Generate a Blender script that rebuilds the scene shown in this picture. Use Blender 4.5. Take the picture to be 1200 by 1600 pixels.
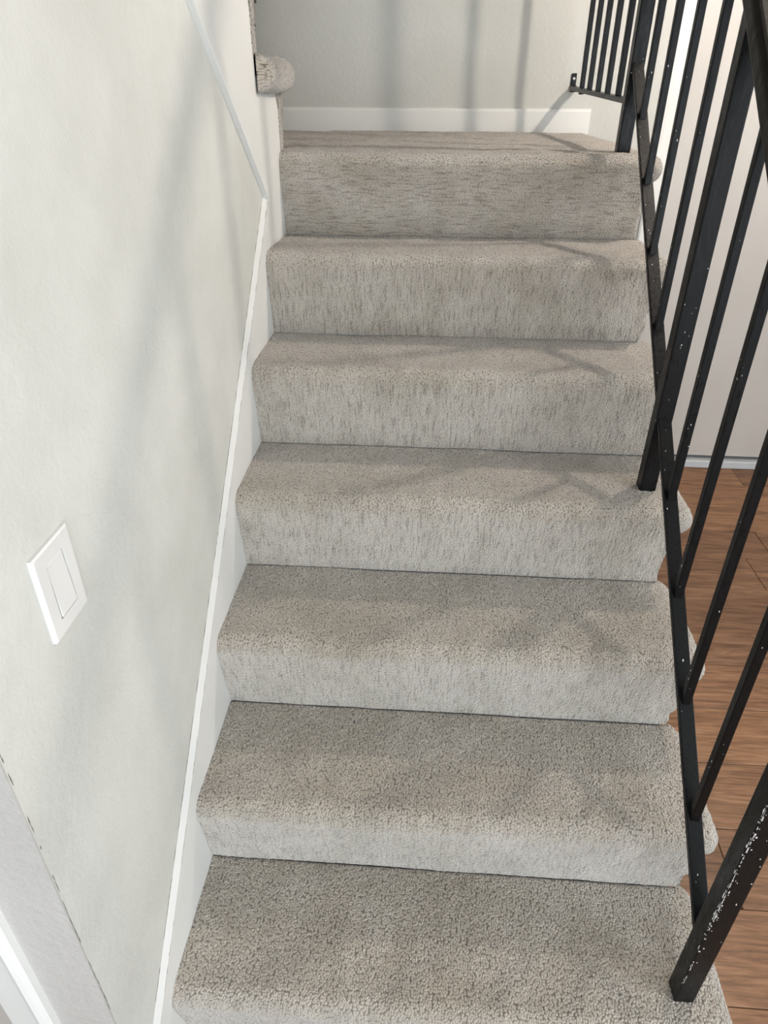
import bpy, bmesh, math, random
import numpy as np
from mathutils import Vector, Matrix

for o in list(bpy.data.objects):
    bpy.data.objects.remove(o, do_unlink=True)
scene = bpy.context.scene
COL = scene.collection
random.seed(7)

# ------------------------------------------------------------------ camera
FPX = 1069.06
YAW, PITCH, ROLL = -0.0674, 0.5532, 0.0045
CAM = Vector((0.3829, -0.7577, 1.269 + 0.19))
fwd = Vector((math.sin(YAW) * math.cos(PITCH), math.cos(YAW) * math.cos(PITCH), -math.sin(PITCH)))
rt = Vector((math.cos(YAW), -math.sin(YAW), 0))
up = rt.cross(fwd)
cr, sr = math.cos(ROLL), math.sin(ROLL)
rt2 = cr * rt + sr * up
up2 = -sr * rt + cr * up
cd = bpy.data.cameras.new('camera')
cd.sensor_fit = 'HORIZONTAL'
cd.sensor_width = 36.0
cd.lens = 36.0 * FPX / 1200.0
cd.clip_start = 0.01
cam = bpy.data.objects.new('camera', cd)
COL.objects.link(cam)
cam.matrix_world = Matrix(((rt2.x, up2.x, -fwd.x, CAM.x), (rt2.y, up2.y, -fwd.y, CAM.y),
                           (rt2.z, up2.z, -fwd.z, CAM.z), (0, 0, 0, 1)))
scene.camera = cam

# ------------------------------------------------------------------ world and light
world = bpy.data.worlds.new('world')
scene.world = world
world.use_nodes = True
bg = world.node_tree.nodes['Background']
bg.inputs[0].default_value = (0.80, 0.90, 1.0, 1)
bg.inputs[1].default_value = 1.0


def area_light(name, loc, rot, sx, sy, power, col):
    ld = bpy.data.lights.new(name, 'AREA')
    ld.shape = 'RECTANGLE'
    ld.size, ld.size_y = sx, sy
    ld.energy = power
    ld.color = col
    lo = bpy.data.objects.new(name, ld)
    COL.objects.link(lo)
    lo.location = loc
    lo.rotation_euler = rot
    return lo


# daylight standing in the glazed patio door behind the camera
area_light('patio_daylight', (0.95, -3.06, 1.12), (math.radians(90), 0, 0), 2.2, 2.0, 86, (0.86, 0.94, 1.0))
# daylight standing in the side window to the right of the camera
area_light('side_daylight', (2.94, -1.35, 1.5), (math.radians(90), 0, math.radians(90)), 1.8, 1.3, 50, (0.92, 0.97, 1.0))
LAMP = Vector((1.46, 1.14, 2.24))
LAMP_POWER = 46
scene.view_settings.view_transform = 'Standard'
scene.view_settings.look = 'None'
scene.view_settings.exposure = 0.07
scene.view_settings.gamma = 1.0
scene.view_settings.use_curve_mapping = False

# ------------------------------------------------------------------ dimensions
R_, D_, W_ = 0.19, 0.2202, 0.884        # rise, run, riser width
YB = 2.10                               # back wall
ZL = 7 * R_                             # landing height
CZ = 2.44                               # ceiling
XP = 0.84                               # railing plane
SL = R_ / D_
YC = -0.36                              # left wall's outer corner
ZTOP = 4.9

# ------------------------------------------------------------------ materials


def new_mat(name):
    m = bpy.data.materials.new(name)
    m.use_nodes = True
    nt = m.node_tree
    b = nt.nodes['Principled BSDF']
    return m, nt, b


def N(nt, t, **kw):
    n = nt.nodes.new(t)
    for k, v in kw.items():
        setattr(n, k, v)
    return n


def ramp(nt, stops):
    n = nt.nodes.new('ShaderNodeValToRGB')
    el = n.color_ramp.elements
    while len(el) > 1:
        el.remove(el[-1])
    el[0].position, el[0].color = stops[0][0], (*stops[0][1], 1)
    for p, c in stops[1:]:
        e = el.new(p)
        e.color = (*c, 1)
    return n


def mixc(nt, fac, a, b, blend='MIX'):
    n = nt.nodes.new('ShaderNodeMix')
    n.data_type = 'RGBA'
    n.blend_type = blend
    for s, v in ((0, fac), (6, a), (7, b)):
        if hasattr(v, 'links'):
            nt.links.new(v, n.inputs[s])
        elif isinstance(v, (int, float)):
            n.inputs[s].default_value = v
        else:
            n.inputs[s].default_value = (*v, 1)
    return n.outputs[2]


def noise(nt, vec, scale, detail=3, rough=0.55, dist=0.0):
    n = nt.nodes.new('ShaderNodeTexNoise')
    n.inputs['Scale'].default_value = scale
    n.inputs['Detail'].default_value = detail
    n.inputs['Roughness'].default_value = rough
    n.inputs['Distortion'].default_value = dist
    if vec is not None:
        nt.links.new(vec, n.inputs['Vector'])
    return n.outputs['Fac']


def mapping(nt, vec, scale, loc=(0, 0, 0)):
    n = nt.nodes.new('ShaderNodeMapping')
    n.inputs['Scale'].default_value = scale
    n.inputs['Location'].default_value = loc
    nt.links.new(vec, n.inputs['Vector'])
    return n.outputs[0]


def bump(nt, height, strength, dist, normal=None):
    n = nt.nodes.new('ShaderNodeBump')
    n.inputs['Strength'].default_value = strength
    n.inputs['Distance'].default_value = dist
    nt.links.new(height, n.inputs['Height'])
    if normal is not None:
        nt.links.new(normal, n.inputs['Normal'])
    return n.outputs[0]


def paint_mat(name, col, col2, rough=0.6, texture=0.25, tscale=260, spec=0.3):
    m, nt, b = new_mat(name)
    tc = N(nt, 'ShaderNodeTexCoord')
    v = tc.outputs['Object']
    big = noise(nt, v, 3.2, 4, 0.6)
    rp = ramp(nt, [(0.35, col2), (0.62, col)])
    nt.links.new(big, rp.inputs[0])
    nt.links.new(rp.outputs[0], b.inputs['Base Color'])
    fine = noise(nt, v, tscale, 2, 0.5)
    mid = noise(nt, v, tscale * 0.35, 2, 0.5)
    n1 = bump(nt, fine, texture, 0.0015)
    n2 = bump(nt, mid, texture, 0.003, n1)
    nt.links.new(n2, b.inputs['Normal'])
    b.inputs['Roughness'].default_value = rough
    b.inputs['Specular IOR Level'].default_value = spec
    return m


def carpet_mat(name):
    m, nt, b = new_mat(name)
    uv = N(nt, 'ShaderNodeUVMap').outputs[0]
    tc = N(nt, 'ShaderNodeTexCoord').outputs['Object']
    # wobble the rows
    w = N(nt, 'ShaderNodeTexNoise')
    w.inputs['Scale'].default_value = 45
    w.inputs['Detail'].default_value = 2
    nt.links.new(uv, w.inputs['Vector'])
    sub = N(nt, 'ShaderNodeVectorMath', operation='SUBTRACT')
    nt.links.new(w.outputs['Color'], sub.inputs[0])
    sub.inputs[1].default_value = (0.5, 0.5, 0.5)
    sc = N(nt, 'ShaderNodeVectorMath', operation='SCALE')
    nt.links.new(sub.outputs[0], sc.inputs[0])
    sc.inputs['Scale'].default_value = 0.0045
    add = N(nt, 'ShaderNodeVectorMath', operation='ADD')
    nt.links.new(uv, add.inputs[0])
    nt.links.new(sc.outputs[0], add.inputs[1])
    vv = mapping(nt, add.outputs[0], (270, 225, 1))
    vo = N(nt, 'ShaderNodeTexVoronoi', voronoi_dimensions='2D', feature='F1')
    vo.inputs['Scale'].default_value = 1.0
    vo.inputs['Randomness'].default_value = 0.9
    nt.links.new(vv, vo.inputs['Vector'])
    fine = noise(nt, add.outputs[0], 520, 3, 0.6)
    # fibre colour, with shade painted into the gaps between the pale tuft tips
    rp = ramp(nt, [(0.15, (0.600, 0.540, 0.470)), (0.48, (0.490, 0.436, 0.374)), (0.78, (0.175, 0.152, 0.126))])
    nt.links.new(vo.outputs['Distance'], rp.inputs[0])
    rf = ramp(nt, [(0.34, (0.42, 0.40, 0.38)), (0.54, (1, 1, 1)), (0.75, (1.0, 1.0, 1.0))])
    nt.links.new(fine, rf.inputs[0])
    c = mixc(nt, 0.75, rp.outputs[0], rf.outputs[0], 'MULTIPLY')
    # pile that lies down a riser closes most of the gaps between tufts
    at = N(nt, 'ShaderNodeAttribute', attribute_name='fall')
    lay = N(nt, 'ShaderNodeMath', operation='MULTIPLY')
    nt.links.new(at.outputs['Fac'], lay.inputs[0])
    lay.inputs[1].default_value = 0.75
    c = mixc(nt, lay.outputs[0], c, (0.500, 0.448, 0.388))
    # worn, soiled and brushed patches
    st = noise(nt, tc, 5.5, 3, 0.6, 0.6)
    rs = ramp(nt, [(0.34, (0.80, 0.785, 0.73)), (0.58, (1, 1, 1))])
    nt.links.new(st, rs.inputs[0])
    c = mixc(nt, 0.85, c, rs.outputs[0], 'MULTIPLY')
    br = noise(nt, mapping(nt, uv, (26, 5, 1)), 1.0, 3, 0.6)
    rb = ramp(nt, [(0.36, (0.86, 0.85, 0.84)), (0.60, (1, 1, 1))])
    nt.links.new(br, rb.inputs[0])
    c = mixc(nt, 0.8, c, rb.outputs[0], 'MULTIPLY')
    # rows of tufts show where the pile hangs down a riser
    rw = noise(nt, mapping(nt, add.outputs[0], (230, 22, 1)), 1.0, 4, 0.65)
    rr = ramp(nt, [(0.38, (0.50, 0.48, 0.46)), (0.50, (1, 1, 1))])
    nt.links.new(rw, rr.inputs[0])
    c = mixc(nt, at.outputs['Fac'], c, mixc(nt, 1.0, c, rr.outputs[0], 'MULTIPLY'))
    nt.links.new(c, b.inputs['Base Color'])
    inv = N(nt, 'ShaderNodeMath', operation='SUBTRACT')
    inv.inputs[0].default_value = 1.0
    nt.links.new(vo.outputs['Distance'], inv.inputs[1])
    n1 = bump(nt, inv.outputs[0], 0.85, 0.004)
    n2 = bump(nt, fine, 0.6, 0.002, n1)
    nt.links.new(n2, b.inputs['Normal'])
    b.inputs['Roughness'].default_value = 1.0
    b.inputs['Specular IOR Level'].default_value = 0.05
    b.inputs['Sheen Weight'].default_value = 0.75
    b.inputs['Sheen Roughness'].default_value = 0.45
    return m


def wood_mat(name):
    m, nt, b = new_mat(name)
    tc = N(nt, 'ShaderNodeTexCoord').outputs['Object']
    oi = N(nt, 'ShaderNodeObjectInfo')
    off = N(nt, 'ShaderNodeVectorMath', operation='SCALE')
    comb = N(nt, 'ShaderNodeCombineXYZ')
    for i in range(3):
        nt.links.new(oi.outputs['Random'], comb.inputs[i])
    nt.links.new(comb.outputs[0], off.inputs[0])
    off.inputs['Scale'].default_value = 37.0
    add = N(nt, 'ShaderNodeVectorMath', operation='ADD')
    nt.links.new(tc, add.inputs[0])
    nt.links.new(off.outputs[0], add.inputs[1])
    v = add.outputs[0]
    g1 = noise(nt, mapping(nt, v, (3.2, 22, 1)), 1.0, 6, 0.66, 1.6)
    g2 = noise(nt, mapping(nt, v, (9, 190, 1)), 1.0, 4, 0.6)
    r1 = ramp(nt, [(0.28, (0.090, 0.042, 0.021)), (0.42, (0.200, 0.100, 0.052)), (0.58, (0.290, 0.155, 0.085)),
                   (0.74, (0.370, 0.215, 0.125))])
    nt.links.new(g1, r1.inputs[0])
    r2 = ramp(nt, [(0.33, (0.42, 0.38, 0.35)), (0.55, (1, 1, 1))])
    nt.links.new(g2, r2.inputs[0])
    c = mixc(nt, 0.8, r1.outputs[0], r2.outputs[0], 'MULTIPLY')
    tone = ramp(nt, [(0.0, (0.70, 0.70, 0.70)), (0.5, (0.95, 0.94, 0.92)), (1.0, (1.20, 1.19, 1.12))])
    nt.links.new(oi.outputs['Random'], tone.inputs[0])
    c = mixc(nt, 1.0, c, tone.outputs[0], 'MULTIPLY')
    # knots
    kn = N(nt, 'ShaderNodeTexVoronoi', feature='F1')
    kn.inputs['Scale'].default_value = 1.0
    nt.links.new(mapping(nt, v, (2.2, 5.5, 1)), kn.inputs['Vector'])
    rk = ramp(nt, [(0.03, (0.35, 0.28, 0.25)), (0.10, (1, 1, 1))])
    nt.links.new(kn.outputs['Distance'], rk.inputs[0])
    c = mixc(nt, 0.8, c, rk.outputs[0], 'MULTIPLY')
    nt.links.new(c, b.inputs['Base Color'])
    nt.links.new(bump(nt, g2, 0.15, 0.001), b.inputs['Normal'])
    b.inputs['Roughness'].default_value = 0.42
    b.inputs['Specular IOR Level'].default_value = 0.35
    return m


def metal_mat(name, col=(0.0045, 0.0048, 0.0052), rough=0.30):
    m, nt, b = new_mat(name)
    tc = N(nt, 'ShaderNodeTexCoord').outputs['Object']
    f = noise(nt, mapping(nt, tc, (1, 1, 0.25)), 160, 3, 0.6)
    rr = ramp(nt, [(0.3, (rough - 0.08,) * 3), (0.7, (rough + 0.16,) * 3)])
    nt.links.new(f, rr.inputs[0])
    nt.links.new(rr.outputs[0], b.inputs['Roughness'])
    # worn specks where the black paint is gone
    sp = noise(nt, tc, 95, 2, 0.5)
    zone = noise(nt, tc, 9, 2, 0.5)
    mul = N(nt, 'ShaderNodeMath', operation='MULTIPLY')
    nt.links.new(sp, mul.inputs[0])
    nt.links.new(zone, mul.inputs[1])
    rs = ramp(nt, [(0.50, col), (0.515, (0.55, 0.54, 0.52))])
    nt.links.new(mul.outputs[0], rs.inputs[0])
    nt.links.new(rs.outputs[0], b.inputs['Base Color'])
    nt.links.new(bump(nt, f, 0.15, 0.0008), b.inputs['Normal'])
    b.inputs['Specular IOR Level'].default_value = 0.16
    return m


def plain_mat(name, col, rough=0.5, spec=0.4, emit=0.0, ecol=None):
    m, nt, b = new_mat(name)
    tc = N(nt, 'ShaderNodeTexCoord').outputs['Object']
    f = noise(nt, tc, 14, 3, 0.5)
    rp = ramp(nt, [(0.3, tuple(c * 0.95 for c in col)), (0.65, col)])
    nt.links.new(f, rp.inputs[0])
    nt.links.new(rp.outputs[0], b.inputs['Base Color'])
    b.inputs['Roughness'].default_value = rough
    b.inputs['Specular IOR Level'].default_value = spec
    if emit:
        b.inputs['Emission Color'].default_value = (*(ecol or col), 1)
        b.inputs['Emission Strength'].default_value = emit
    return m


M = {}
M['wall_left'] = paint_mat('wall_paint_cool', (0.61, 0.615, 0.585), (0.53, 0.535, 0.50), 0.62, 0.30, 240)
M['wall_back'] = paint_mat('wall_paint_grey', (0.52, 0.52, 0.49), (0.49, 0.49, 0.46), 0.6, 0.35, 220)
M['wall_warm'] = paint_mat('wall_paint_warm', (0.47, 0.455, 0.435), (0.44, 0.425, 0.405), 0.6, 0.5, 190)
M['trim'] = paint_mat('trim_gloss_white', (0.70, 0.70, 0.68), (0.66, 0.66, 0.64), 0.5, 0.06, 60, 0.45)
M['door'] = paint_mat('door_cream', (0.50, 0.475, 0.445), (0.475, 0.45, 0.42), 0.38, 0.06, 40, 0.45)
M['ceiling'] = paint_mat('ceiling_white', (0.75, 0.74, 0.72), (0.72, 0.71, 0.69), 0.8, 0.5, 150)
M['carpet'] = carpet_mat('carpet_beige')
M['wood'] = wood_mat('floor_walnut')
M['metal'] = metal_mat('railing_black')
M['metal_rail'] = metal_mat('handrail_black', (0.010, 0.0088, 0.0075), 0.42)
M['chip'] = plain_mat('bare_primer', (0.60, 0.59, 0.57), 0.7)
M['plastic'] = plain_mat('switch_white', (0.70, 0.70, 0.685), 0.3, 0.5)
M['gap'] = plain_mat('dark_gap', (0.02, 0.02, 0.02), 0.9)
M['threshold'] = plain_mat('threshold_grey', (0.50, 0.52, 0.54), 0.45)
M['crack'] = plain_mat('opened_caulk', (0.16, 0.15, 0.13), 0.9)  # dark tone of the opened caulk hairlines
M['sub'] = plain_mat('subfloor', (0.05, 0.03, 0.02), 0.9)
M['glow'] = plain_mat('lamp_glass', (0.9, 0.86, 0.78), 0.4, 0.4, LAMP_POWER / (4 * math.pi ** 2 * 0.030 ** 2), (1.0, 0.89, 0.78))
M['screw'] = plain_mat('screw_steel', (0.6, 0.6, 0.6), 0.3)
g, gnt, gb = new_mat('window_glass')
gb.inputs['Transmission Weight'].default_value = 1.0
gb.inputs['Roughness'].default_value = 0.0
gb.inputs['IOR'].default_value = 1.05
M['glass'] = g

# ------------------------------------------------------------------ mesh helpers


def link(name, me, mat, parent=None, kind=None, label=None, cat=None, group=None, loc=None):
    o = bpy.data.objects.new(name, me)
    COL.objects.link(o)
    if mat is not None and not me.materials:
        me.materials.append(mat)
    if parent is not None:
        o.parent = parent
    if loc is not None:
        o.location = loc
    for k, v in (('kind', kind), ('label', label), ('category', cat), ('group', group)):
        if v:
            o[k] = v
    return o


def thing(name, label, cat, loc=(0, 0, 0), group=None):
    o = bpy.data.objects.new(name, None)
    COL.objects.link(o)
    o.location = loc
    o.empty_display_size = 0.1
    o['label'], o['category'] = label, cat
    if group:
        o['group'] = group
    return o


def bm_mesh(name, bm, smooth=False):
    bmesh.ops.recalc_face_normals(bm, faces=bm.faces)
    me = bpy.data.meshes.new(name)
    bm.to_mesh(me)
    bm.free()
    if smooth:
        for p in me.polygons:
            p.use_smooth = True
    return me


def add_box(bm, a, b, bev=0.0, seg=1):
    x0, y0, z0 = a
    x1, y1, z1 = b
    vs = [bm.verts.new(p) for p in ((x0, y0, z0), (x1, y0, z0), (x1, y1, z0), (x0, y1, z0),
                                    (x0, y0, z1), (x1, y0, z1), (x1, y1, z1), (x0, y1, z1))]
    fs = [bm.faces.new([vs[i] for i in f]) for f in ((0, 3, 2, 1), (4, 5, 6, 7), (0, 1, 5, 4), (1, 2, 6, 5), (2, 3, 7, 6), (3, 0, 4, 7))]
    if bev:
        es = {e for f in fs for e in f.edges}
        bmesh.ops.bevel(bm, geom=list(es), offset=bev, segments=seg, affect='EDGES', profile=0.5)


def box(name, a, b, mat, parent=None, bev=0.0, seg=1, **kw):
    bm = bmesh.new()
    add_box(bm, a, b, bev, seg)
    return link(name, bm_mesh(name, bm), mat, parent, **kw)


def add_prism(bm, poly, axis, t0, t1, bev=0.0, seg=1):
    """extrude a 2-D polygon along an axis; poly coords are the other two axes in order"""
    def P(u, v, t):
        return {'x': (t, u, v), 'y': (u, t, v), 'z': (u, v, t)}[axis]
    a = [bm.verts.new(P(u, v, t0)) for u, v in poly]
    b = [bm.verts.new(P(u, v, t1)) for u, v in poly]
    n = len(poly)
    fs = [bm.faces.new(a[::-1]), bm.faces.new(b)]
    for i in range(n):
        fs.append(bm.faces.new([a[i], a[(i + 1) % n], b[(i + 1) % n], b[i]]))
    if bev:
        es = {e for f in fs for e in f.edges}
        bmesh.ops.bevel(bm, geom=list(es), offset=bev, segments=seg, affect='EDGES', profile=0.5)


def prism(name, poly, axis, t0, t1, mat, parent=None, bev=0.0, seg=1, **kw):
    bm = bmesh.new()
    add_prism(bm, poly, axis, t0, t1, bev, seg)
    return link(name, bm_mesh(name, bm), mat, parent, **kw)


def lathe(name, prof, mat, parent=None, seg=24, **kw):
    bm = bmesh.new()
    rings = []
    for r, z in prof:
        rings.append([bm.verts.new((r * math.cos(2 * math.pi * i / seg), r * math.sin(2 * math.pi * i / seg), z)) for i in range(seg)])
    for A, B in zip(rings, rings[1:]):
        for i in range(seg):
            bm.faces.new([A[i], A[(i + 1) % seg], B[(i + 1) % seg], B[i]])
    bm.faces.new(rings[0][::-1])
    bm.faces.new(rings[-1])
    return link(name, bm_mesh(name, bm, True), mat, parent, **kw)


rng = np.random.default_rng(3)


def vnoise(u, v, scale, seed):
    """smooth value noise in numpy"""
    g_ = np.random.default_rng(seed).random((128, 128))
    x, y = u / scale + 500, v / scale + 500
    xi, yi = np.floor(x).astype(int), np.floor(y).astype(int)
    fx, fy = x - xi, y - yi
    fx, fy = fx * fx * (3 - 2 * fx), fy * fy * (3 - 2 * fy)
    a, b = g_[xi % 128, yi % 128], g_[(xi + 1) % 128, yi % 128]
    c, d = g_[xi % 128, (yi + 1) % 128], g_[(xi + 1) % 128, (yi + 1) % 128]
    return (a * (1 - fx) + b * fx) * (1 - fy) + (c * (1 - fx) + d * fx) * fy - 0.5


# ------------------------------------------------------------------ the setting
floor = box('floor', (-1.6, -3.1, -0.06), (2.9, YB, -0.0125), M['sub'], kind='structure')
PW, PL = 0.186, 1.215
bm = bmesh.new()
add_box(bm, (0, 0, -0.0125), (PL - 0.0016, PW - 0.0015, 0), 0.0016)
plank_me = bm_mesh('plank', bm)
row0 = 1.193
k = -23
while True:
    y = row0 + k * PW
    if y >= YB:
        break
    if y + PW > -3.1:
        sh = 1.571 if k == 0 else (0.33 * k * PL + 0.17 * math.sin(k * 12.9)) % PL
        x = sh - PL * math.ceil((sh + 1.6) / PL)
        while x < 2.9:
            x0, x1 = max(x, -1.6), min(x + PL, 2.9)
            y0, y1 = max(y, -3.1), min(y + PW, YB)
            hidden = x0 > -0.95 and x1 < 0.86 and y0 > -0.2
            if x1 - x0 > 0.02 and y1 - y0 > 0.01 and not hidden:
                if x0 == x and x1 == x + PL and y0 == y and y1 == y + PW:
                    link('plank', plank_me, M['wood'], floor, loc=(x, y, 0))
                else:
                    bm = bmesh.new()
                    add_box(bm, (0, 0, -0.0125), (x1 - x0 - 0.0012, y1 - y0 - 0.001, 0), 0.0012)
                    link('plank', bm_mesh('plank', bm), M['wood'], floor, loc=(x0, y0, 0))
            x += PL
    k += 1

# back wall with the doorway cut out
DX0, DX1, DZ1 = 1.222, 2.03, 2.03
bm = bmesh.new()
add_box(bm, (-1.05, YB, -0.06), (DX0, YB + 0.12, ZTOP))
add_box(bm, (DX1, YB, -0.06), (3.0, YB + 0.12, ZTOP))
add_box(bm, (DX0, YB, DZ1), (DX1, YB + 0.12, ZTOP))
link('wall_back', bm_mesh('wall_back', bm), M['wall_back'], kind='structure')
bm = bmesh.new()
add_box(bm, (2.9, -3.2, -0.06), (3.02, YB, 0.85))
add_box(bm, (2.9, -3.2, 2.15), (3.02, YB, CZ))
add_box(bm, (2.9, -3.2, 0.85), (3.02, -2.25, 2.15))
add_box(bm, (2.9, -0.45, 0.85), (3.02, YB, 2.15))
link('wall_right', bm_mesh('wall_right', bm), M['wall_warm'], kind='structure')
box('wall_stairwell', (-1.05, YC, -0.06), (-0.95, YB, ZTOP), M['wall_left'], kind='structure')
# wall beside the lower flight, under the upper flight
UP0 = (0.906, 1.065 + R_)
USL = -0.80


def zup(y):
    return UP0[1] + USL * (y - UP0[0])


prism('wall_left', [(YC + 0.0025, -0.06), (1.13, -0.06), (1.13, ZL - 0.03), (0.93, zup(0.93) + 0.03), (YC + 0.0025, zup(YC) + 0.03)], 'x', -0.11, -0.006,
      M['wall_left'], kind='structure')
# short return wall with the doorway that faces the room
bm = bmesh.new()
add_box(bm, (-0.15, YC, -0.06), (-0.006, YC + 0.0025, CZ))
add_box(bm, (-1.6, YC, -0.06), (-0.97, YC + 0.10, CZ))
add_box(bm, (-0.97, YC, 2.03), (-0.15, YC + 0.10, CZ))
wall_return = link('wall_return', bm_mesh('wall_return', bm), M['wall_warm'], kind='structure')
bm = bmesh.new()
add_box(bm, (-1.72, -3.2, -0.06), (-1.6, YC + 0.1, CZ))
link('wall_hall', bm_mesh('wall_hall', bm), M['wall_warm'], kind='structure')
# front wall with the patio door opening
bm = bmesh.new()
add_box(bm, (-1.72, -3.2, -0.06), (-0.15, -3.1, CZ))
add_box(bm, (2.05, -3.2, -0.06), (3.02, -3.1, CZ))
add_box(bm, (-0.15, -3.2, 2.12), (2.05, -3.1, CZ))
add_box(bm, (-0.15, -3.2, -0.06), (2.05, -3.1, 0.08))
link('wall_front', bm_mesh('wall_front', bm), M['wall_warm'], kind='structure')
bm = bmesh.new()
add_box(bm, (0.95, -3.2, CZ), (3.0, YB, CZ + 0.2))
add_box(bm, (-1.72, -3.2, CZ), (0.95, YC, CZ + 0.2))
link('ceiling', bm_mesh('ceiling', bm), M['ceiling'], kind='structure')
bm = bmesh.new()
add_box(bm, (-1.05, YC - 0.1, ZTOP), (1.05, YB + 0.1, ZTOP + 0.1))
link('ceiling_stairwell', bm_mesh('ceiling_stairwell', bm), M['ceiling'], kind='structure')
bm = bmesh.new()
add_box(bm, (0.95, YC, CZ + 0.2), (1.05, YB, ZTOP))
add_box(bm, (-1.05, YC - 0.1, CZ + 0.2), (1.05, YC, ZTOP))
link('wall_upstairs', bm_mesh('wall_upstairs', bm), M['wall_left'], kind='structure')

# patio door glazing
win = box('window_1', (-0.15, -3.19, 0.08), (2.05, -3.17, 0.14), M['trim'], kind='structure')
for a, b in (((-0.15, -3.19, 2.06), (2.05, -3.15, 2.12)), ((-0.15, -3.19, 0.14), (-0.09, -3.15, 2.06)),
             ((1.99, -3.19, 0.14), (2.05, -3.15, 2.06)), ((0.92, -3.19, 0.14), (0.98, -3.15, 2.06))):
    box('window_frame', a, b, M['trim'], win, 0.004)
for x0, x1 in ((-0.09, 0.92), (0.98, 1.99)):
    box('pane', (x0, -3.172, 0.14), (x1, -3.168, 2.06), M['glass'], win)

win2 = box('window_2', (2.96, -2.25, 0.85), (3.0, -0.45, 0.90), M['trim'], kind='structure')
for a, b in (((2.96, -2.25, 2.10), (3.0, -0.45, 2.15)), ((2.96, -2.25, 0.90), (3.0, -2.20, 2.10)),
             ((2.96, -0.50, 0.90), (3.0, -0.45, 2.10)), ((2.96, -1.375, 0.90), (3.0, -1.325, 2.10))):
    box('window_frame', a, b, M['trim'], win2, 0.004)
for y0_, y1_ in ((-2.20, -1.375), (-1.325, -0.50)):
    box('pane', (2.978, y0_, 0.90), (2.982, y1_, 2.10), M['glass'], win2)

# door in the back wall, its casing, gap and threshold
door = box('door_1', (DX0 + 0.012, YB + 0.012, 0.052), (DX1 - 0.012, YB + 0.05, DZ1 - 0.012), M['door'], kind='structure', bev=0.002)
CASE = [(0, 0), (0.0, 0.011), (0.006, 0.016), (0.018, 0.016), (0.024, 0.012), (0.048, 0.009), (0.058, 0.009), (0.062, 0.004), (0.062, 0)]
prism('casing', [(DX0 - 0.062 + u, YB - v) for u, v in CASE], 'z', 0, DZ1 + 0.06, M['trim'], door)
prism('casing', [(DX1 + 0.062 - u, YB - v) for u, v in CASE], 'z', 0, DZ1 + 0.06, M['trim'], door)
prism('casing', [(YB - v, DZ1 + 0.062 - u) for u, v in CASE], 'x', DX0, DX1, M['trim'], door)
box('jamb', (DX0, YB, 0), (DX0 + 0.012, YB + 0.11, DZ1), M['trim'], door)
box('jamb', (DX1 - 0.012, YB, 0), (DX1, YB + 0.11, DZ1), M['trim'], door)
box('threshold', (DX0 + 0.012, YB - 0.012, 0), (DX1 - 0.012, YB + 0.10, 0.036), M['threshold'], door, 0.004)
box('door_backing', (DX0, YB + 0.115, -0.06), (DX1, YB + 0.13, DZ1), M['gap'], door)
kn = lathe('door_knob', [(0.012, 0), (0.012, 0.03), (0.026, 0.04), (0.028, 0.055), (0.02, 0.066), (0.004, 0.07)], M['screw'], door)
kn.rotation_euler = (math.radians(90), 0, 0)
kn.location = (DX1 - 0.08, YB + 0.012, 0.95)

# door with casing in the return wall
d2 = box('door_2', (-0.955, YC + 0.025, 0.01), (-0.165, YC + 0.06, 2.02), M['door'], kind='structure', bev=0.002)
CAS2 = [(0, 0), (0.0, 0.010), (0.004, 0.016), (0.010, 0.018), (0.016, 0.016), (0.022, 0.011), (0.05, 0.009), (0.062, 0.008), (0.066, 0.004), (0.066, 0)]
prism('casing', [(-0.084 - u, YC - v) for u, v in CAS2], 'z', 0, 2.09, M['trim'], d2)
prism('casing', [(-1.036 + u, YC - v) for u, v in CAS2], 'z', 0, 2.09, M['trim'], d2)
prism('casing', [(YC - v, 2.09 - u) for u, v in CAS2], 'x', -0.97, -0.15, M['trim'], d2)
prism('baseboard_back', [(YB, ZL - 0.005), (YB - 0.013, ZL - 0.005), (YB - 0.013, ZL + 0.064), (YB - 0.009, ZL + 0.072), (YB, ZL + 0.074)],
      'x', -0.95, 0.918, M['trim'], kind='structure')

# ------------------------------------------------------------------ carpeted stairs


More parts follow.
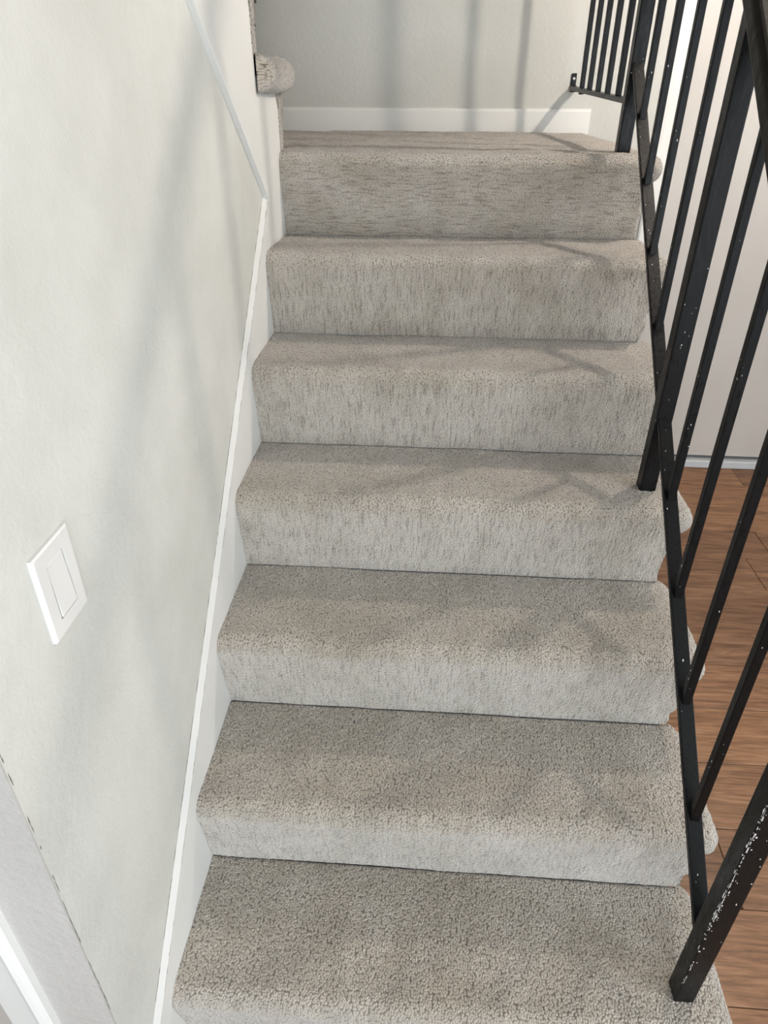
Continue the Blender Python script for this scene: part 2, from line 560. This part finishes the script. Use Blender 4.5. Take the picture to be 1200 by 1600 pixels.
def carpet_sheet(name, x0, xr, wr, yf, yb, zt, base_y, base_z, Rn, step, seed, flipx=False, flipy=None, rot_riser=False, wrap_left=False):
    """one carpet piece: tread, round nose, riser fall and the wrapped open side.
    columns with x <= wr fall to the riser foot, the others curl under the nosing."""
    tread = yb - yf
    fwd_ = abs(base_y - yf) + 1e-6
    dz = base_z - (zt - Rn)
    Dd = math.hypot(fwd_, dz)
    th_t = math.atan2(fwd_, dz) - math.acos(min(1, Rn / Dd))
    tp = (Rn * math.sin(th_t), Rn * math.cos(th_t))
    fall = math.hypot(fwd_ - tp[0], dz - tp[1])
    Lb = tread + Rn * th_t + fall
    nb = int(Lb / step) + 1
    La = (xr - x0) + math.pi * Rn
    na = int(La / step) + 1
    a = np.linspace(x0, xr + math.pi * Rn, na)
    s = np.linspace(0, Lb, nb)
    A, S = np.meshgrid(a, s)
    # ragged riser edge on the open side
    wr_row = wr + 0.010 * vnoise(S, S * 0 + seed, 0.02, seed + 9)
    fallcol = A <= wr_row
    ex = np.maximum(0, A - xr)
    ey = np.maximum(0, S - tread)
    Rr = Rn
    # falling columns: arc then straight line
    th = np.minimum(ey / Rr, th_t)
    line = np.maximum(0, ey - Rr * th_t)
    ux, uz = (fwd_ - tp[0]) / fall, (dz - tp[1]) / fall
    Xf = A
    Yf_ = np.where(S <= tread, yb - S, yf - (Rr * np.sin(th) + line * ux))
    Zf_ = np.where(S <= tread, zt, zt - Rr + Rr * np.cos(th) + line * uz)
    # curling columns
    e = np.hypot(ex, ey)
    es = np.maximum(e, 1e-9)
    thc = np.minimum(e / Rr, math.pi)
    ins = np.minimum(np.maximum(0, e - math.pi * Rr), 0.05)
    q_ = np.clip(S / 0.024, 0, 1)
    q_ = np.sqrt(1 - (1 - q_) ** 2)
    out = Rr * np.sin(thc) * np.where(ex > 0, q_, 1) - ins
    Xc = np.minimum(A, xr) + out * ex / es
    Yc_ = np.maximum(yb - S, yf) - out * ey / es
    Zc = zt - Rr + Rr * np.cos(thc)
    X = np.where(fallcol, Xf, Xc)
    Y = np.where(fallcol, Yf_, Yc_)
    Z = np.where(fallcol, Zf_, Zc)
    # the back edge of the tread is tucked down into the crease
    tuck = np.clip(1 - S / 0.011, 0, 1) ** 2 * 0.011
    Z = Z - np.where(fallcol, tuck, 0)
    # and the foot of the fall rolls in under it
    Y = Y + np.where(fallcol, np.clip(1 - (Lb - S) / 0.010, 0, 1) ** 2 * 0.005, 0)
    P = np.stack([X, Y, Z], -1)
    du = np.gradient(P, axis=1)
    dv = np.gradient(P, axis=0)
    Nn = np.cross(dv, du)
    ln = np.linalg.norm(Nn, axis=-1, keepdims=True)
    Nn = Nn / np.maximum(ln, 1e-9)
    flip = np.sign(np.sum(Nn[2, 2:6].mean(0) * np.array([0, 0, 1])))
    Nn *= flip
    h = 0.0016 * (np.random.default_rng(seed + 5).random(A.shape) - 0.5) + 0.0016 * vnoise(A, S, 0.0065, seed) + 0.0030 * vnoise(A, S, 0.05, seed + 1) + 0.004 * vnoise(A, S, 0.16, seed + 2)
    edge = np.clip(np.minimum(S, Lb - S) / 0.012, 0.0, 1)
    P = P + Nn * (h * edge)[..., None]
    V = P.reshape(-1, 3)
    i = np.arange(nb - 1)[:, None] * na + np.arange(na - 1)[None, :]
    F = np.stack([i, i + 1, i + na + 1, i + na], -1)
    keep = ~((e[:-1, :-1] > math.pi * Rr + 0.03) & (~fallcol[:-1, :-1]))
    F = F[keep]
    if flip < 0:
        pass
    else:
        F = F[:, ::-1]
    me = bpy.data.meshes.new(name)
    me.vertices.add(len(V))
    me.vertices.foreach_set('co', V.astype(np.float32).ravel())
    nf = len(F)
    me.loops.add(nf * 4)
    me.loops.foreach_set('vertex_index', F.astype(np.int32).ravel())
    me.polygons.add(nf)
    me.polygons.foreach_set('loop_start', (np.arange(nf) * 4).astype(np.int32))
    me.polygons.foreach_set('loop_total', np.full(nf, 4, np.int32))
    me.polygons.foreach_set('use_smooth', np.ones(nf, bool))
    uvl = me.uv_layers.new(name='UVMap')
    U2, V2 = A + seed * 0.37, S + seed * 0.71
    if rot_riser:
        U2, V2 = np.where(S > tread, V2, U2), np.where(S > tread, U2, V2)
    uvs = np.stack([U2, V2], -1).reshape(-1, 2)
    uvl.data.foreach_set('uv', uvs[F.ravel()].astype(np.float32).ravel())
    fa = me.attributes.new('fall', 'FLOAT', 'POINT')
    fa.data.foreach_set('value', (0.8 * np.clip((S - tread - 0.005) / 0.05, 0, 1)).astype(np.float32).ravel())
    me.update()
    me.validate()
    return me


RN = 0.030
XR = 0.888
stairs = thing('staircase', 'lower flight of beige carpeted stairs rising to the landing beside the black railing', 'staircase', (0, 0, 0))
for k in range(7):
    zt = (k + 1) * R_
    y0 = (k - 1) * D_
    yb = k * D_ + 0.006 if k < 6 else YB - 0.012
    xr = XR
    stp = 0.0034 if k < 6 else 0.0045
    me = carpet_sheet('carpeted_step', 0.001, xr, W_, y0, yb, zt, y0, zt - R_ - 0.005, RN, stp, 11 + k * 5, rot_riser=(k == 6))
    o = link('landing_carpet' if k == 6 else 'carpeted_step', me, M['carpet'], stairs)
# landing carpet in front of the upper flight
land = carpet_sheet('landing_carpet', -0.948, -0.01, -0.02, 1.16, YB - 0.012, ZL - 0.001, 1.16, ZL - 0.05, 0.01, 0.008, 77)
link('landing_carpet', land, M['carpet'], stairs)
# wooden carriage under the carpet
poly = [(-D_ + 0.012, 0.0)]
for k in range(7):
    poly += [((k - 1) * D_ + 0.012, (k + 1) * R_ - 0.035)]
    if k < 6:
        poly += [(k * D_ + 0.012, (k + 1) * R_ - 0.035)]
poly += [(YB - 0.02, ZL - 0.035), (YB - 0.02, ZL - 0.22), (1.34, ZL - 0.22), (1.34, 0.0)]
# (profile split into convex columns so that the end caps fill cleanly)
bm = bmesh.new()
for k in range(7):
    ya = (k - 1) * D_ + 0.012
    yb = k * D_ + 0.012 if k < 6 else 1.34
    add_box(bm, (0.004, ya, 0.0), (W_ - 0.006, yb, (k + 1) * R_ - 0.034))
add_box(bm, (-0.949, 1.34, ZL - 0.22), (W_ - 0.006, YB - 0.014, ZL - 0.034))
link('carriage', bm_mesh('carriage', bm), M['trim'], stairs)
# skirt board on the left wall, chamfer added so its top catches less light
SK = 0.285 + R_      # top edge offset above the crease line (floor based)


def zs(y, off=SK):
    return SL * y + off


YJ = 0.915            # where the two boards meet
poly = [(-0.352, 0.0), (1.128, 0.0), (1.128, ZL - 0.006), (YJ + 0.06, ZL - 0.006), (YJ, zs(YJ)), (-0.352, zs(-0.352))]
bm = bmesh.new()
CH = 0.024
inner = [(y, z) for y, z in poly]
front = [(-0.352, 0.0), (1.128, 0.0), (1.128, ZL - 0.006), (YJ + 0.06, ZL - 0.006), (YJ, zs(YJ) - CH), (-0.352, zs(-0.352) - CH)]
va = [bm.verts.new((-0.007, y, z)) for y, z in inner]
vb = [bm.verts.new((0.0006, y, z)) for y, z in front]
bm.faces.new(va[::-1])
bm.faces.new(vb)
for i in range(6):
    bm.faces.new([va[i], va[(i + 1) % 6], vb[(i + 1) % 6], vb[i]])
link('skirt_board', bm_mesh('skirt_board', bm), M['trim'], stairs)


def crack_line(name, pts, mat, parent, width=0.0012, fill=0.5, x=0.0, seed=1, kind='stuff'):
    """broken, wandering hairline of opened caulk lying on the plane x"""
    rg = random.Random(seed)
    bm_ = bmesh.new()
    (ya_, za_), (yb2, zb2) = pts
    L = math.hypot(yb2 - ya_, zb2 - za_)
    uy, uz = (yb2 - ya_) / L, (zb2 - za_) / L
    t = 0.0
    wob = 0.0
    while t < L - 0.02:
        ln = rg.uniform(0.006, 0.03)
        wob = max(-0.0012, min(0.0012, wob + rg.uniform(-0.0007, 0.0007)))
        if rg.random() < fill:
            w2 = width * rg.uniform(0.35, 1.0) / 2
            w1 = wob + rg.uniform(-0.0005, 0.0005)
            q = []
            for tt_, oo in ((t, wob - w2 * 0.3), (t + ln * 0.5, (wob + w1) / 2 - w2), (t + ln, w1 - w2 * 0.2),
                            (t + ln, w1 + w2 * 0.2), (t + ln * 0.5, (wob + w1) / 2 + w2), (t, wob + w2 * 0.3)):
                q.append((ya_ + uy * tt_ - uz * oo, za_ + uz * tt_ + uy * oo))
            add_prism(bm_, q, 'x', x - 0.0004, x + 0.00015)
            wob = w1
        t += ln
    return link(name, bm_mesh(name, bm_), mat, parent, kind=kind)


crack_line('caulk_crack', ((-0.34, zs(-0.34) + 0.0012), (YJ - 0.02, zs(YJ - 0.02) + 0.0012)), M['crack'], stairs, 0.0026, 0.7, -0.0058, 4)
crack_line('caulk_crack', ((-0.34, zs(-0.34) - CH - 0.0006), (YJ - 0.02, zs(YJ - 0.02) - CH - 0.0006)), M['crack'], stairs, 0.0016, 0.45, 0.0007, 9)
# opened caulk down the outer corner of the wall
crack_line('caulk_crack', ((YC + 0.0035, 0.02), (YC + 0.0035, 1.6)), M['crack'], wall_return, 0.0016, 0.6, -0.0058, 21)

# ------------------------------------------------------------------ upper flight (turns back above the left wall)
upper = thing('staircase', 'upper flight of carpeted stairs turning back above the left wall with white stringer', 'staircase', (0, 0, 0))
DU = 0.214
YU = 1.135


def upper_carpet(k):
    """built with the lower flight's sheet, then turned half round: rises towards the camera"""
    zt = ZL + (k + 1) * R_
    yr = YU - k * DU
    me = carpet_sheet('carpeted_step', 0.003, 0.93, 0.9285, 0, DU + 0.030, zt, 0, zt - R_ - 0.002, 0.034, 0.005, 131 + 7 * k)
    co = np.empty(len(me.vertices) * 3, np.float32)
    me.vertices.foreach_get('co', co)
    co = co.reshape(-1, 3)
    co[:, 1] = yr - co[:, 1]          # half turn about z
    co[:, 0] = -0.925 + co[:, 0]
    me.vertices.foreach_set('co', co.ravel())
    me.flip_normals()
    me.update()
    return me


for k in range(6):
    link('carpeted_step', upper_carpet(k), M['carpet'], upper)
for k in range(3):
    # carpet turned round the open end of each riser
    zb = ZL + k * R_ - 0.002
    yr = YU - k * DU
    bm = bmesh.new()
    add_box(bm, (-0.03, yr - 0.034, zb), (0.0035, yr - 0.002, zb + R_ - 0.05), 0.005, 3)
    bmesh.ops.subdivide_edges(bm, edges=[e for e in bm.edges if e.calc_length() > 0.05], cuts=30, use_grid_fill=True)
    for v_ in bm.verts:
        v_.co += Vector((random.uniform(-1, 1), random.uniform(-1, 1), 0)) * 0.0012
    uvl = bm.loops.layers.uv.new('UVMap')
    for f_ in bm.faces:
        for l_ in f_.loops:
            l_[uvl].uv = (l_.vert.co.y + l_.vert.co.x, l_.vert.co.z)
    link('riser_edge', bm_mesh('riser_edge', bm, True), M['carpet'], upper)
bm = bmesh.new()
for k in range(6):
    ya = YU - k * DU - 0.012
    zt = ZL + (k + 1) * R_
    zb = max(ZL - 0.2, zt - 0.30)
    add_box(bm, (-0.945, ya - DU, zb), (-0.02, ya - 0.012, zt - 0.036))
link('carriage', bm_mesh('carriage', bm), M['trim'], upper)
# white stringer face: saw-tooth top, sloping foot, one convex piece per step joined edge to edge
bm = bmesh.new()
for k in range(7):
    y1 = YU - 0.026 - k * DU
    y0 = y1 - DU
    zt = ZL + (k + 1) * R_ - 0.04
    if k == 0:
        pl = [(y1, ZL - 0.03), (y1, zt), (y0, zt), (y0, zup(y0) - 0.002), (YJ + 0.03, ZL - 0.09)]
    else:
        pl = [(y1, zup(y1) - 0.002), (y1, zt), (y0, zt), (y0, zup(y0) - 0.002)]
    add_prism(bm, pl, 'x', -0.012, 0.0004)
bmesh.ops.remove_doubles(bm, verts=bm.verts, dist=0.0001)
link('stringer', bm_mesh('stringer', bm), M['trim'], upper)
ya, yb_ = YJ, YC
TW = 0.034
poly = [(ya, zup(ya)), (yb_, zup(yb_)), (yb_, zup(yb_) + TW), (ya + 0.03, zup(ya + 0.03) + TW), (ya + 0.03, zup(ya + 0.03))]
prism('stringer_trim', [(ya + 0.012, zup(ya + 0.012)), (yb_, zup(yb_)), (yb_, zup(yb_) + TW), (ya + 0.012, zup(ya + 0.012) + TW)], 'x', -0.012, 0.005, M['trim'], upper, 0.002, 2)

# ------------------------------------------------------------------ railing
rail = thing('stair_railing', 'black painted metal railing with square balusters and chipped paint beside the carpeted stairs', 'railing', (XP, -0.18, R_))
rail_inv = Vector((-XP, 0.18, -R_))
PS, BS = 0.032, 0.0145
RB = 0.300 + R_           # bottom rail centre above the pitch line
RH = 0.965 + R_           # handrail centre


def railpart(name, bm, mat, parent=None):
    bmesh.ops.translate(bm, verts=bm.verts, vec=rail_inv)
    return link(name, bm_mesh(name, bm), mat, parent or rail)


def flat_chip(bm, c, u, v, n, su, sv):
    """an irregular flake lying on a surface"""
    c, u, v, n = Vector(c), Vector(u), Vector(v), Vector(n)
    m = 7
    ph = random.random() * 6
    pts = []
    for i in range(m):
        a = 2 * math.pi * i / m
        q = 0.55 + 0.45 * random.random()
        pts.append(c + u * su * q * math.cos(a) + v * sv * q * math.sin(a))
    lo = [bm.verts.new(p - n * 0.0002) for p in pts]
    hi = [bm.verts.new(p + n * 0.0003) for p in pts]
    bm.faces.new(hi)
    bm.faces.new(lo[::-1])
    for i in range(m):
        bm.faces.new([lo[i], lo[(i + 1) % m], hi[(i + 1) % m], hi[i]])


posts = []
POST = [(-0.1775, R_), (0.5095, 4 * R_), (1.196, ZL)]
for i, (y, zf) in enumerate(POST):
    zt = SL * y + RH
    bm = bmesh.new()
    add_box(bm, (XP - PS / 2, y - PS / 2, zf - 0.012), (XP + PS / 2, y + PS / 2, zt), 0.0025, 2)
    po = railpart('post', bm, M['metal'])
    bm = bmesh.new()
    # worn arris facing the stairs: flakes strung along the bevelled corner, plus small scuffs on the faces
    nb_ = Vector((-1, -1, 0)).normalized()
    tb_ = Vector((1, -1, 0)).normalized()
    zc = zf + 0.05
    while zc < zf + 0.62:
        h_ = zc - zf
        pr = (min(0.85, 0.08 + h_ * 2.6) if i == 0 else 0.03)
        if random.random() < pr:
            w_ = random.uniform(0.0008, 0.0019) * (1.25 if h_ > 0.2 else 0.8)
            off = random.uniform(-0.0007, 0.0012)
            c_ = Vector((XP - PS / 2 + 0.0011, y - PS / 2 + 0.0011, zc)) + tb_ * off
            flat_chip(bm, c_, tb_, (0, 0, 1), nb_, w_, random.uniform(0.002, 0.0055))
            if random.random() < 0.25:
                s_ = random.uniform(0.0006, 0.0016)
                flat_chip(bm, (XP - PS / 2 + 0.003 + abs(random.gauss(0, 0.002)), y - PS / 2, zc), (1, 0, 0), (0, 0, 1), (0, -1, 0), s_, s_ * 1.4)
        zc += random.uniform(0.0025, 0.0055)
    for j in range(9):
        s_ = 0.0005 + 0.0008 * random.random()
        zc = zf + 0.05 + random.random() * 0.5
        flat_chip(bm, (XP + random.uniform(-.4, .4) * PS, y - PS / 2, zc), (1, 0, 0), (0, 0, 1), (0, -1, 0), s_, s_ * 1.5)
    railpart('paint_chip', bm, M['chip'], po)['kind'] = 'stuff'


def sloped_bar(y0, y1, off, w, h, bev, seg=2, xc=XP):
    bm_ = bmesh.new()
    hv = h / 2 * math.sqrt(1 + SL * SL)
    pl = [(y0, SL * y0 + off - hv), (y1, SL * y1 + off - hv), (y1, SL * y1 + off + hv), (y0, SL * y0 + off + hv)]
    add_prism(bm_, pl, 'x', xc - w / 2, xc + w / 2, bev, seg)
    return bm_


for (ya, _), (yb_, _) in zip(POST, POST[1:]):
    br = railpart('bottom_rail', sloped_bar(ya + PS / 2 - 0.004, yb_ - PS / 2 + 0.004, RB, 0.025, 0.011, 0.0015), M['metal'])
    bm = bmesh.new()
    for j in range(8):
        yy = random.uniform(ya + 0.03, yb_ - 0.03)
        s_ = 0.0005 + 0.0012 * random.random() ** 2
        nn = Vector((0, -SL, 1)).normalized()
        tt = Vector((0, 1, SL)).normalized()
        zz = SL * yy + RB + 0.0055 * math.sqrt(1 + SL * SL)
        flat_chip(bm, (XP - 0.009 + random.random() * 0.010, yy, zz), (1, 0, 0), tt, nn, s_, s_ * 2)
    railpart('paint_chip', bm, M['chip'], br)['kind'] = 'stuff'
# handrail with rounded edges, running over the posts
railpart('handrail', sloped_bar(-0.30, 1.215, RH + 0.012, 0.058, 0.036, 0.010, 4, XP - 0.006), M['metal_rail'])
for i in range(2):
    ya = POST[i][0]
    for j in range(1, 5):
        y = ya + (POST[i + 1][0] - ya) * j / 5
        bm = bmesh.new()
        add_box(bm, (XP - BS / 2, y - BS / 2, SL * y + RB), (XP + BS / 2, y + BS / 2, SL * y + RH), 0.0016, 2)
        ba = railpart('baluster', bm, M['metal'])
        bm = bmesh.new()
        for q in range(5):
            zc = SL * y + RB + 0.02 + random.random() * 0.45
            s_ = 0.0004 + 0.0010 * random.random() ** 2
            if random.random() < .5:
                flat_chip(bm, (XP - BS / 2 + 0.003 + random.random() * 0.007, y - BS / 2, zc), (1, 0, 0), (0, 0, 1), (0, -1, 0), s_, s_ * 2.2)
            else:
                flat_chip(bm, (XP - BS / 2, y - BS / 2 + 0.003 + random.random() * 0.006, zc), (0, 1, 0), (0, 0, 1), (-1, 0, 0), s_, s_ * 2.2)
        railpart('paint_chip', bm, M['chip'], ba)['kind'] = 'stuff'
# landing part
ZLR = 1.2575 + R_
bm = bmesh.new()
add_prism(bm, [(1.208, ZLR - 0.016), (YB - 0.026, ZLR + 0.012), (YB - 0.026, ZLR + 0.024), (1.208, ZLR - 0.004)], 'x', XP - 0.0125, XP + 0.0125, 0.0015, 2)
railpart('landing_bottom_rail', bm, M['metal'])
ztop = SL * 1.196 + RH
bm = bmesh.new()
add_box(bm, (XP - 0.025, 1.19, ztop), (XP + 0.025, YB - 0.004, ztop + 0.03), 0.008, 3)
railpart('landing_handrail', bm, M['metal_rail'])
for j in range(5):
    y = 1.196 + 0.1365 * (j + 1) + 0.008
    bm = bmesh.new()
    add_box(bm, (XP - BS / 2, y - BS / 2, ZLR), (XP + BS / 2, y + BS / 2, ztop + 0.004), 0.0016, 2)
    railpart('baluster', bm, M['metal'])
bm = bmesh.new()
add_box(bm, (XP - 0.004, YB - 0.030, ZLR + 0.006), (XP + 0.014, YB - 0.002, ZLR + 0.026), 0.0015)
add_box(bm, (XP - 0.004, YB - 0.006, ZLR + 0.006), (XP + 0.014, YB - 0.0005, ZLR + 0.062), 0.0015)
bk = railpart('wall_bracket', bm, M['metal'])
sc_ = lathe('screw', [(0.0045, 0), (0.0045, 0.0016), (0.003, 0.0028), (0.0005, 0.003)], M['screw'], bk, 12)
sc_.rotation_euler = (math.radians(90), 0, 0)
sc_.location = Vector((XP + 0.005, YB - 0.006, ZLR + 0.046)) + rail_inv

# ------------------------------------------------------------------ light switch
SW = thing('light_switch', 'white wall light switch with rectangular rocker on the left stair wall', 'light switch', (-0.006, -0.199, 0.8165 + R_ - 0.053))
bm = bmesh.new()
PWD, PHT, WT = 0.0735, 0.107, 0.0060
# bevelled plate with a rectangular opening for the rocker
RW, RHH = 0.033, 0.066


def ring(x, hw, z0_, z1_):
    return [bm.verts.new((x, u, z)) for u, z in ((-hw, z0_), (hw, z0_), (hw, z1_), (-hw, z1_))]


iz0, iz1 = PHT / 2 - RHH / 2 - 0.0019, PHT / 2 + RHH / 2 + 0.0019
loops = [ring(0.0, PWD / 2, 0, PHT), ring(WT - 0.002, PWD / 2, 0, PHT), ring(WT, PWD / 2 - 0.002, 0.002, PHT - 0.002),
         ring(WT, RW / 2 + 0.0019, iz0, iz1), ring(0.0005, RW / 2 + 0.0019, iz0, iz1)]
for La_, Lb_ in zip(loops, loops[1:]):
    for i in range(4):
        bm.faces.new([La_[i], La_[(i + 1) % 4], Lb_[(i + 1) % 4], Lb_[i]])
bm.faces.new(loops[-1])
bm.faces.new(loops[0][::-1])
link('plate', bm_mesh('plate', bm), M['plastic'], SW)
bm = bmesh.new()
z0, z1 = PHT / 2 - RHH / 2, PHT / 2 + RHH / 2
zm = (z0 + z1) / 2
add_prism(bm, [(0.0, z0), (WT + 0.0012, z0), (WT - 0.0004, zm), (WT - 0.0012, z1), (0.0, z1)], 'y', -RW / 2, RW / 2, 0.0005)
link('rocker', bm_mesh('rocker', bm), M['plastic'], SW)

# ------------------------------------------------------------------ ceiling light
CL = thing('ceiling_light', 'bare frosted bulb on a ceiling canopy above the hall beside the stairs', 'ceiling light', (LAMP.x, LAMP.y, CZ))
lathe('canopy', [(0.06, -0.002), (0.06, -0.012), (0.045, -0.03), (0.022, -0.04), (0.022, -0.10), (0.026, -0.112), (0.026, -0.155)], M['screw'], CL, 28)
BR = 0.030
prof = [(0.003, -0.230)]
for i in range(2, 12):
    t = math.pi * i / 13
    prof.append((BR * math.sin(t), LAMP.z - CZ - BR * math.cos(t)))
prof.append((0.012, -0.153))
lathe('bulb', prof, M['glow'], CL, 28)
